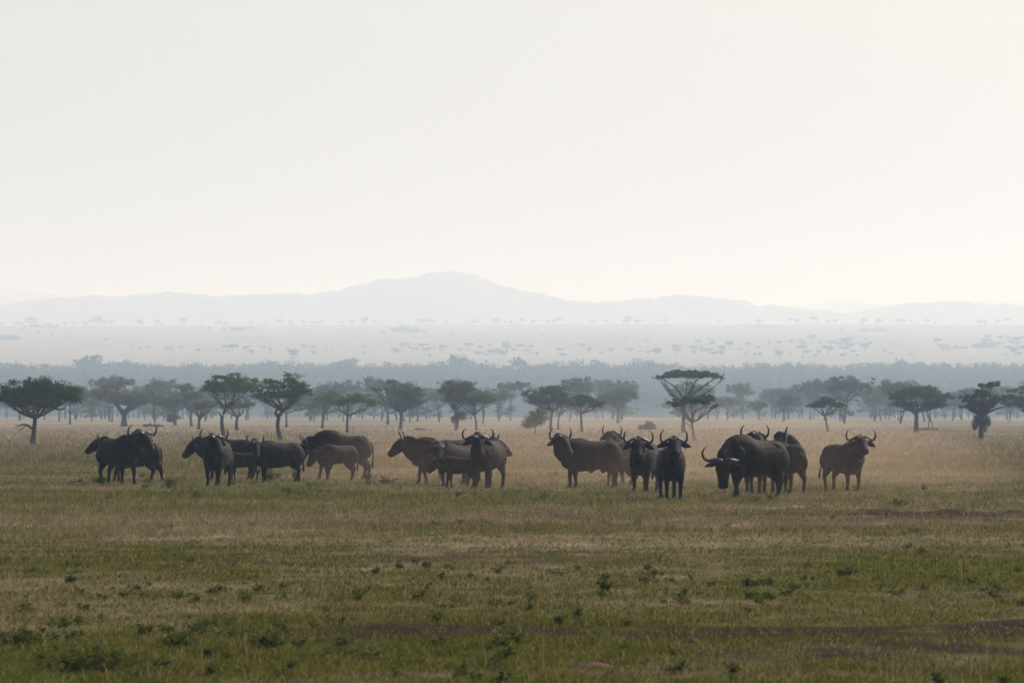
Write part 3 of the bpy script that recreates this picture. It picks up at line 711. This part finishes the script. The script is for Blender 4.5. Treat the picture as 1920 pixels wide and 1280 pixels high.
T((329, 797), [(330, 752, 42, 14), (300, 748, 34, 14), (326, 785, 20, 12)], (329, 770), 3.2, 'hazy green tree with a bush at its foot, left of the domed green acacia', 'leaf_olive', 4600, 22)
T((359, 799), [(362, 742, 22, 10), (350, 728, 18, 9)], (358, 772), 3.2, 'hazy open-topped acacia rising just left of the domed green crown', 'leaf_grey', 1800, 23)
T((373, 805), [(385, 758, 26, 7), (368, 764, 16, 5)], (374, 782), 3.6, 'acacia with a leaning forked trunk under the left edge of the domed green crown', 'leaf_olive', 1900, 24, extra=[[(373, 786, 2.5), (386, 774, 2), (398, 764, 1.2)]])
T((445, 807), [(450, 758, 34, 9), (425, 762, 20, 6)], (446, 780), 3.6, 'hazy acacia with a stout trunk behind the domed green one', 'leaf_olive', 2600, 25, extra=[[(446, 784, 2.4), (436, 770, 1.8), (430, 762, 1)]])
T((537, 801), [(545, 758, 34, 8), (580, 760, 22, 8)], (537, 774), 2.4, 'thin hazy acacia seen behind the crooked-trunked green one', 'leaf_olive', 2600, 26)

def px_bush(base, rx, h, label, leaf, n, seed, name='bush'):
    d = dist(base[1]); m = d / F; g = np.random.default_rng(seed); x, y = at(base[0], d)
    k = 26; v = g.normal(size=(k, 3)); v /= np.linalg.norm(v, axis=1)[:, None]; v[:, 2] = np.abs(v[:, 2])
    c = v * np.array([rx * m, rx * m * .8, h * m * .85]) * (g.random(k) ** .4)[:, None] * .8
    V, Q = leaves(c, np.full(k, h * m * .28), n, max(.08, 1.0 * d / 5689), g, .9); V[:, 2] = np.abs(V[:, 2])
    r = empty(name, (x, y, gzf(x, y))); tag(r, label, 'bush', 'bushes on the open plain')
    parts = [tube([(0, 0, -.05), (c[i][0] * .5, c[i][1] * .5, c[i][2] * .6), tuple(c[i])], [.05, .03, .01], 5) for i in range(12)]
    vv, ff = merge(parts); obj('stems', pymesh('stems', vv, ff), M['bark'], r); obj('foliage', mesh_np('foliage', V, Q), M[leaf], r)
px_bush((1213, 805), 19, 19, 'round green bush alone on the pale grass right of centre', 'leaf_mid', 2200, 1)
px_bush((790, 807), 22, 7, 'low scraggy grey scrub above the back of the middle cluster', 'leaf_grey', 420, 2)
px_bush((286, 800), 24, 9, 'low twiggy thicket at the foot of the thick-trunked hazy acacia', 'leaf_grey', 500, 3)
px_bush((42, 852), 26, 5, 'low dark scrub patch left of the herd', 'leaf_dark', 500, 4)
px_bush((1738, 806), 30, 5, 'low scrub in the shade of the broad dark acacia', 'leaf_olive', 500, 5)

# --- the hazy tree line behind the plain: prototypes, then copies
def proto(kind, seed, nleaf, leafsize, leaf, hgt=6.5, wid=9.5):
    g = np.random.default_rng(seed)
    bl = []
    for q in range(3 + seed % 3):
        bl.append(((g.random() - .5) * wid * .6, hgt * (.66 + .2 * g.random()), wid * (.22 + .14 * g.random()), hgt * (.13 + .09 * g.random())))
    if kind == 'flat': bl = [(0, hgt * .9, wid * .5, hgt * .10), (g.normal(0, .1) * wid, hgt * .82, wid * .3, hgt * .1)]
    if kind == 'bushy': bl += [((g.random() - .5) * wid * .4, hgt * .35, wid * .3, hgt * .28)]
    ex = [[(0, .2, .15), ((g.random() - .5) * 1.4, hgt * .35, .11), ((g.random() - .5) * 3, hgt * .7, .06)] for _ in range(g.integers(0, 3))]
    return tree_meshes(bl, (g.normal(0, .25), hgt * (.40 + .1 * g.random())), .13, g, leafsize, nleaf, clump=.34, nclump=60, sides=5, extra=ex, limbs=.7) + (leaf,)

PR = [proto(k, s, 3200, .17, l) for s, (k, l) in enumerate([('round', 'leaf_olive'), ('round', 'leaf_mid'), ('flat', 'leaf_olive'), ('bushy', 'leaf_dark'), ('round', 'leaf_grey'), ('bushy', 'leaf_olive'), ('round', 'leaf_dark'), ('bushy', 'leaf_mid')])]
for tm, cm, lf in PR: tm.materials.append(M['bark']); cm.materials.append(M[lf])
def plant(P, x, y, s, rz, name, label, group, sz=1.0):
    tm, cm, lf = P
    r = empty(name, (x, y, gzf(x, y) - .05), rz, s); r.scale = (s, s, s * sz); tag(r, label, 'tree', group)
    link(bpy.data.objects.new('trunk', tm), r); link(bpy.data.objects.new('crown', cm), r)
    return r
MARKS = [(60, 'the leftmost dark acacia'), (240, 'the leftmost black bull'), (420, 'the domed green acacia'), (527, 'the crooked-trunked acacia'),
         (640, 'the humped buffalo'), (751, 'the two-tiered acacia'), (870, 'the creeper-clad tree'), (1020, 'the low bushy tree'), (1130, 'the round bush'),
         (1285, 'the umbrella-shaped acacia'), (1420, 'the grazing bull'), (1552, 'the mushroom-shaped acacia'), (1718, 'the broad layered acacia'), (1845, 'the gnarled acacia')]
KN = ['grey-olive round acacia', 'green round acacia', 'olive flat-topped acacia', 'dark bushy tree', 'grey thin-leaved acacia', 'olive bushy tree', 'dark round acacia', 'green bushy tree']
g = np.random.default_rng(42); cnt = 0
rows = [(1000, 22, 0), (1120, 34, 0), (1250, 38, 0), (1400, 42, 0), (1560, 46, 0)]
DNAME = ['front row', 'second row', 'middle row', 'fourth row', 'rearmost row']
for ri, (dd, nn, _) in enumerate(rows):
    for i in range(nn):
        px = -60 + 2040 * (i + .5 + g.normal(0, .75)) / nn
        if ri == 0 and not (px < 360 or 560 < px < 960 or 1100 < px < 1290 or px > 1420) : continue
        if ri == 0 and g.random() < .45: continue
        d = dd + g.normal(0, 45); x, y = at(px, d)
        k = int(g.integers(0, 8)); s = .68 + .62 * g.random() ** 1.2 - (.08 if 900 < px < 1100 else 0)
        if ri >= 2: s *= 1.08
        near = min(MARKS, key=lambda m: abs(m[0] - px)); side = 'left of' if px < near[0] - 25 else 'right of' if px > near[0] + 25 else 'behind'
        plant(PR[k], x, y, s, g.random() * 6.28, 'acacia_tree', f'hazy {KN[k]}, {DNAME[ri]} of tree line, {side} {near[1]}', 'trees of the hazy tree line', .85 + .35 * g.random())

# --- far woodland mass on the rise (reads as one mass)
def wood():
    g = np.random.default_rng(8); V = []; Q = []; off = 0
    protos = []
    for q in range(7):
        w = 6.5 + 3.5 * g.random(); hh = 8.5 + 3 * g.random(); k = 13
        c = np.stack([(g.random(k) - .5) * w * 1.3, (g.random(k) - .5) * w * 1.3, hh * (.12 + .76 * g.random(k))], -1)
        v, f = leaves(c, np.full(k, w * .30), 240, .62, g, .6, 0); protos.append((v, f))
    n = 4300
    d = 2380 + (3460 - 2380) * g.random(n) ** .85; px = -150 + 2220 * g.random(n)
    d = np.concatenate([d, 3300 + 150 * g.random(700)]); px = np.concatenate([px, -150 + 2220 * g.random(700)]); n = len(d)
    x = (px - 960) / F * d; z = gz(x, d); s = .75 + .5 * g.random(n)
    s[4300:] *= .9 + .45 * (fbm(px[4300:] / 60, px[4300:] * 0, 61, 2) - .3)
    for i in range(n):
        v, f = protos[i % 7]; a = g.random() * 6.28; c, sn = math.cos(a), math.sin(a)
        w = np.stack([v[:, 0] * c - v[:, 1] * sn, v[:, 0] * sn + v[:, 1] * c, v[:, 2]], -1) * s[i] + (x[i], d[i], z[i])
        V.append(w.astype(np.float32)); Q.append(f + off); off += len(v)
    tag(obj('distant_woodland', mesh_np('distant_woodland', np.concatenate(V), np.concatenate(Q)), M['leaf_dark']), kind='stuff')
wood()
# individual tall trees standing out of the woodland skyline
TP = [proto('round', 60 + q, 700, .6, 'leaf_dark', 13, 15) for q in range(3)]
FP = [proto('flat', 70 + q, 260, .7, 'leaf_dark', 6, 9) for q in range(3)] + [proto('round', 80 + q, 260, .7, 'leaf_dark', 6, 8) for q in range(2)]
for tm, cm, lf in TP + FP: tm.materials.append(M['bark']); cm.materials.append(M[lf])
def skyline(px, top, d, P, label):
    x, y = at(px, d); hh = (H + (YH - top) * d / F) - gzf(x, y); plant(P, x, y, max(.4, hh / 13), px, 'woodland_tree', label, 'tall trees breaking the woodland skyline')
for px, top, q, lb in [(157, 661, 0, 'tall blue-grey tree standing out of the woodland skyline at left'), (1686, 675, 1, 'tall blue-grey tree standing out of the woodland skyline at right'),
                       (232, 674, 2, 'rounded tree just right of the tall one on the left woodland skyline'), (641, 668, 0, 'broad rounded tree on the woodland skyline left of centre'),
                       (856, 664, 2, 'blue-grey tree on the woodland skyline just below the hilltop'), (975, 672, 1, 'wide rounded tree on the woodland skyline right of the hilltop'),
                       (1810, 688, 2, 'rounded tree on the woodland skyline near the right edge')]:
    skyline(px, top, 3420, TP[q], lb)

# --- trees sprinkled over the far pale plain
g = np.random.default_rng(12)
def drow(px, row):
    ds = np.linspace(3900, 9050, 260); xs = (px - 960) / F * ds; rr = YH - (gz(xs, ds) - H) / ds * F
    ok = np.nonzero(rr <= row)[0]; return float(ds[ok[0]]) if len(ok) else 8900.
FAR = [(35, 603, 2), (58, 603, 3), (97, 607, 1), (122, 607, 1), (162, 606, 2), (183, 607, 3), (43, 622, 1), (70, 628, 1.5), (96, 631, 1), (126, 632, 1), (198, 640, 1.3), (248, 652, 1.2), (262, 656, 1.2), (279, 654, 1.2),
 (314, 662, 1.8), (322, 657, 1.2), (340, 656, 1.6), (371, 663, 1.4), (407, 659, 1.1), (428, 661, 1), (446, 653, 1), (464, 658, 1.9), (471, 665, 1.8), (490, 636, 1.1), (505, 659, 1.6), (508, 664, 1.4), (538, 659, 1.2), (552, 664, 2), (570, 656, 1.8), (586, 657, 1.6), (610, 659, 1.2), (622, 658, 1),
 (664, 660, 1), (680, 656, 1.8), (682, 666, 1.5), (734, 655, 1), (742, 660, 1.2), (767, 653, 1), (798, 664, 1.8), (813, 659, 1.5), (826, 663, 1.3), (862, 661, 1.9), (880, 657, 1.2), (900, 660, 1.8), (918, 654, 1.3), (931, 661, 1.5), (948, 664, 1.4), (953, 652, 1.2), (974, 657, 2.4), (994, 658, 2.2), (1007, 668, 1.4),
 (1048, 664, 1.9), (1056, 672, 1.8), (1090, 656, 2), (1105, 662, 1.8), (1128, 667, 1.6), (1145, 662, 2), (1182, 664, 2), (1201, 665, 1.6), (1217, 665, 1.6), (1268, 665, 2), (1300, 664, 1.5), (1328, 664, 2), (1353, 668, 1.7), (1388, 661, 1.3), (1400, 668, 1.6), (1424, 670, 1.7), (1460, 672, 1.9), (1480, 667, 1.2),
 (1505, 672, 1.2), (1528, 673, 1.6), (1556, 661, 1.1), (1580, 673, 1.8), (1608, 670, 1.2), (1659, 662, 1.3), (1672, 666, 1.2), (1706, 669, 1.3), (1712, 663, 1), (1776, 656, 1.2), (1793, 653, 1.2), (1809, 658, 1.6), (1850, 650, 2.6), (1885, 669, 1), (1908, 650, 2),
 (1405, 649, 1.2), (1442, 644, 1.2), (1460, 647, 1.5), (1483, 644, 1.7), (1517, 637, 1), (1568, 647, 1.3), (1608, 645, 1), (1624, 650, 1.4), (1672, 649, 1.1), (1330, 640, 1.3), (1276, 637, 1), (1208, 643, 1), (1214, 642, 1.2), (1145, 630, 1.2), (1175, 636, 1.1), (1016, 630, 1.2), (888, 632, 1), (846, 632, 1)]
for px, py, s in FAR:
    # distance where the ground shows at this row
    ds = np.linspace(3900, 9050, 260); xs = (px - 960) / F * ds; rr = YH - (gz(xs, ds) - H) / ds * F
    vis = np.minimum.accumulate(rr); ok = np.nonzero(rr <= py + 2.0)[0]
    d = ds[ok[0]] if len(ok) else 8900.0
    x, y = at(px, d); k = int(g.integers(0, 5)); w = s * 10.4 * d / F / 9.0
    plant(FP[k], x, y, max(.35, w), g.random() * 6.28, 'far_acacia_tree', 'tiny blue-grey acacia scattered over the pale far plain', 'tiny acacias on the far plain', .8 + .3 * g.random())
ccx = g.random(16) * 1960 - 20; ccr = 642 + 30 * g.random(16) ** .8
for i in range(120):
    q = int(g.integers(0, 16)); px = ccx[q] + g.normal(0, 34); row = min(ccr[q] + g.normal(0, 5) , 677); d = drow(px, row) * (1 + g.normal(0, .01)); x, y = at(px, d)
    plant(FP[int(g.integers(0, 5))], x, y, .7 + .9 * g.random(), g.random() * 6.28, 'far_acacia_tree', 'tiny blue-grey acacia scattered over the pale far plain', 'tiny acacias on the far plain', .8 + .3 * g.random())
for i in range(110):
    px = -20 + 1960 * (i + .5 + g.normal(0, 1.6)) / 110; d = 8700 + 250 * g.random()
    if 1250 < px < 1420 and g.random() < .5: continue
    x, y = at(px, d); plant(FP[int(g.integers(0, 5))], x, y, 1.0 + 1.3 * g.random() ** 2, g.random() * 6.28, 'far_acacia_tree', 'tiny acacia on the skyline ridge of the far plain', 'tiny acacias along the ridge of the far plain', .9)
def thicket(px, py, w, h, d, label, seed):
    gg = np.random.default_rng(seed); m = d / F; x, y = at(px, d); k = 20
    c = np.stack([gg.normal(0, .33, k) * w * m, gg.normal(0, .3, k) * w * m * .5, gg.random(k) * h * m * .6], -1)
    v, q = leaves(c, np.full(k, h * m * .45), 900, 1.3, gg, .8); v[:, 2] = np.abs(v[:, 2])
    o = obj('thicket', mesh_np('thicket', v, q), M['leaf_dark']); o.location = (x, y, gzf(x, y)); tag(o, label, 'thicket', 'thickets on the far plain')
for s, (px, py, w, h, lb) in enumerate([(22, 637, 48, 12, 'blue-grey thicket on the far plain at the left edge'), (447, 620, 46, 8, 'long low thicket on the far plain left of the hill'), (755, 624, 50, 14, 'dark thicket under the left shoulder of the hill'),
        (1640, 622, 60, 8, 'low thicket on the far plain at right, above the mushroom-shaped acacia'), (1430, 614, 60, 6, 'thin thicket on the ridge above the grazing bull'), (1850, 652, 34, 13, 'leafy thicket on the far plain near the right edge'), (75, 614, 40, 7, 'low thicket on the ridge of the far plain at left')]):
    thicket(px, py, w, h, drow(px, py), lb, 300 + s)

# ------------------------------------------------------------------ hills
def hills(name, prof, d0, depth, seed, rough):
    pxs = np.linspace(-2600, 4500, 900); ts = np.linspace(-1, 1, 60)
    pr = np.interp(pxs, [p[0] for p in prof], [p[1] for p in prof])
    k = np.hanning(7); k /= k.sum(); prs = np.convolve(np.pad(pr, 3, mode='edge'), k, 'valid')
    top = (YH - prs) * d0 / F + H
    X = np.repeat(((pxs - 960) / F * d0)[None], len(ts), 0); Yy = d0 + ts[:, None] * depth + np.zeros_like(X)
    bell = np.cos(ts * math.pi / 2)[:, None] ** 1.25
    Z = 86 + (top[None] - 86) * bell
    Z += (fbm(X / 420, Yy / 420, seed, 5) - .5) * rough * (1 - bell * .72) * 2
    Z += (fbm(X / 28, Yy / 60, seed + 5, 2) - .5) * 20 * bell + (fbm(X / 150, Yy / 500, seed + 9, 3) - .5) * 26 * bell
    idx = np.arange(X.size).reshape(X.shape)
    fc = np.stack([idx[:-1, :-1], idx[:-1, 1:], idx[1:, 1:], idx[1:, :-1]], -1).reshape(-1, 4)
    tag(obj(name, mesh_np(name, np.stack([X, Yy, Z], -1).reshape(-1, 3), fc, True), M['hill']), kind='structure')
hills('hills', [(-2600, 560), (-300, 583), (0, 578), (100, 571), (190, 564), (350, 562), (500, 558), (560, 551), (640, 545), (690, 540), (725, 528), (760, 527), (800, 518), (850, 510), (890, 518), (935, 537), (1000, 551), (1050, 559),
     (1100, 565), (1150, 568), (1200, 564), (1260, 560), (1310, 560), (1380, 572), (1450, 580), (1560, 588), (1620, 584), (1700, 576), (1790, 573), (1850, 575), (1920, 582), (2300, 572), (4500, 560)], 13000, 2300, 11, 26)
hills('hills', [(-2600, 540), (-300, 540), (0, 545), (50, 550), (150, 557), (250, 556), (380, 556), (500, 566), (640, 590), (1300, 590), (1400, 584), (1500, 576), (1590, 567), (1660, 574), (1740, 577), (1800, 566), (1860, 566), (1980, 574), (4500, 556)], 18500, 2600, 13, 40)

# ------------------------------------------------------------------ air: haze box and the herd's dust
def volume(name, col, dens, g_, absb=False):
    m, nt, out = newmat(name)
    v = nt.nodes.new('ShaderNodeVolumePrincipled'); v.inputs['Color'].default_value = (*col, 1); v.inputs['Density'].default_value = dens
    v.inputs['Anisotropy'].default_value = g_; v.inputs['Absorption Color'].default_value = (1, 1, 1, 1)
    nt.links.new(v.outputs[0], out.inputs['Volume']); return m
def box(name, lo, hi, mat):
    V = [(x, y, z) for x in (lo[0], hi[0]) for y in (lo[1], hi[1]) for z in (lo[2], hi[2])]
    Fc = [(0, 1, 3, 2), (4, 6, 7, 5), (0, 4, 5, 1), (2, 3, 7, 6), (0, 2, 6, 4), (1, 5, 7, 3)]
    return obj(name, pymesh(name, V, Fc, False), mat)
tag(box('haze', (-11000, -1500, -3), (11000, 25500, 470), volume('haze_air', (.59, .775, 1.0), 2.05e-4, .3)), kind='stuff')
def dust(c, r, dens):
    v, fc = ellipsoid((0, 0, 0), r, None, 40, 24); me = pymesh('dust_cloud', v, fc)
    p0 = me.polygons[60]
    if p0.normal.dot(p0.center) < 0: me.flip_normals()
    o = obj('dust_cloud', me, volume('dust_air', (1.0, .66, .48), dens, .3))
    o.location = c; tag(o, 'low haze of brown dust drifting round the herd', 'dust', kind='stuff')
dust((5.0, 204, 0), (13.5, 36, 2.6), .0019)
dust((9, 188, 0), (7.5, 32, 2.2), .0018)
dust((-2, 202, 0), (6, 24, 2.0), .0010)

# ------------------------------------------------------------------ light, sky, camera
EL, AZ = 38.0, 48.0       # sun elevation; azimuth to the right of the viewing direction
sd = Vector((math.sin(R(AZ)) * math.cos(R(EL)), math.cos(R(AZ)) * math.cos(R(EL)), math.sin(R(EL))))
sun = bpy.data.lights.new('sun', 'SUN'); sun.energy = 4.0; sun.angle = R(.6); sun.color = (1, .945, .88)
so = link(bpy.data.objects.new('sun', sun)); so.rotation_euler = (-sd).to_track_quat('-Z', 'Y').to_euler(); so.location = (0, 0, 300)
w = bpy.data.worlds.new('World'); SC.world = w; w.use_nodes = True
nt = w.node_tree; bg = nt.nodes['Background']
sky = nt.nodes.new('ShaderNodeTexSky'); sky.sky_type = 'NISHITA'; sky.sun_disc = False
sky.sun_elevation = R(EL); sky.sun_rotation = R(AZ); sky.dust_density = 4; sky.air_density = 1.0; sky.ozone_density = 1.0
nt.links.new(sky.outputs[0], bg.inputs[0]); bg.inputs[1].default_value = .125

cam = bpy.data.cameras.new('camera'); co = link(bpy.data.objects.new('camera', cam))
cam.sensor_width = 36; cam.lens = 200; cam.clip_start = .5; cam.clip_end = 60000
co.location = (0, 0, H); co.rotation_euler = (R(90) + math.atan(126 / F), 0, 0)
cam.dof.use_dof = True; cam.dof.focus_distance = 180; cam.dof.aperture_fstop = 8
SC.camera = co
vs = SC.view_settings; vs.view_transform = 'Standard'; vs.look = 'None'; vs.exposure = .18; vs.gamma = 1
cy = SC.cycles; cy.use_denoising = True; cy.max_bounces = 8; cy.volume_bounces = 1; cy.transparent_max_bounces = 8
try: cy.denoiser = 'OPENIMAGEDENOISE'
except Exception: pass
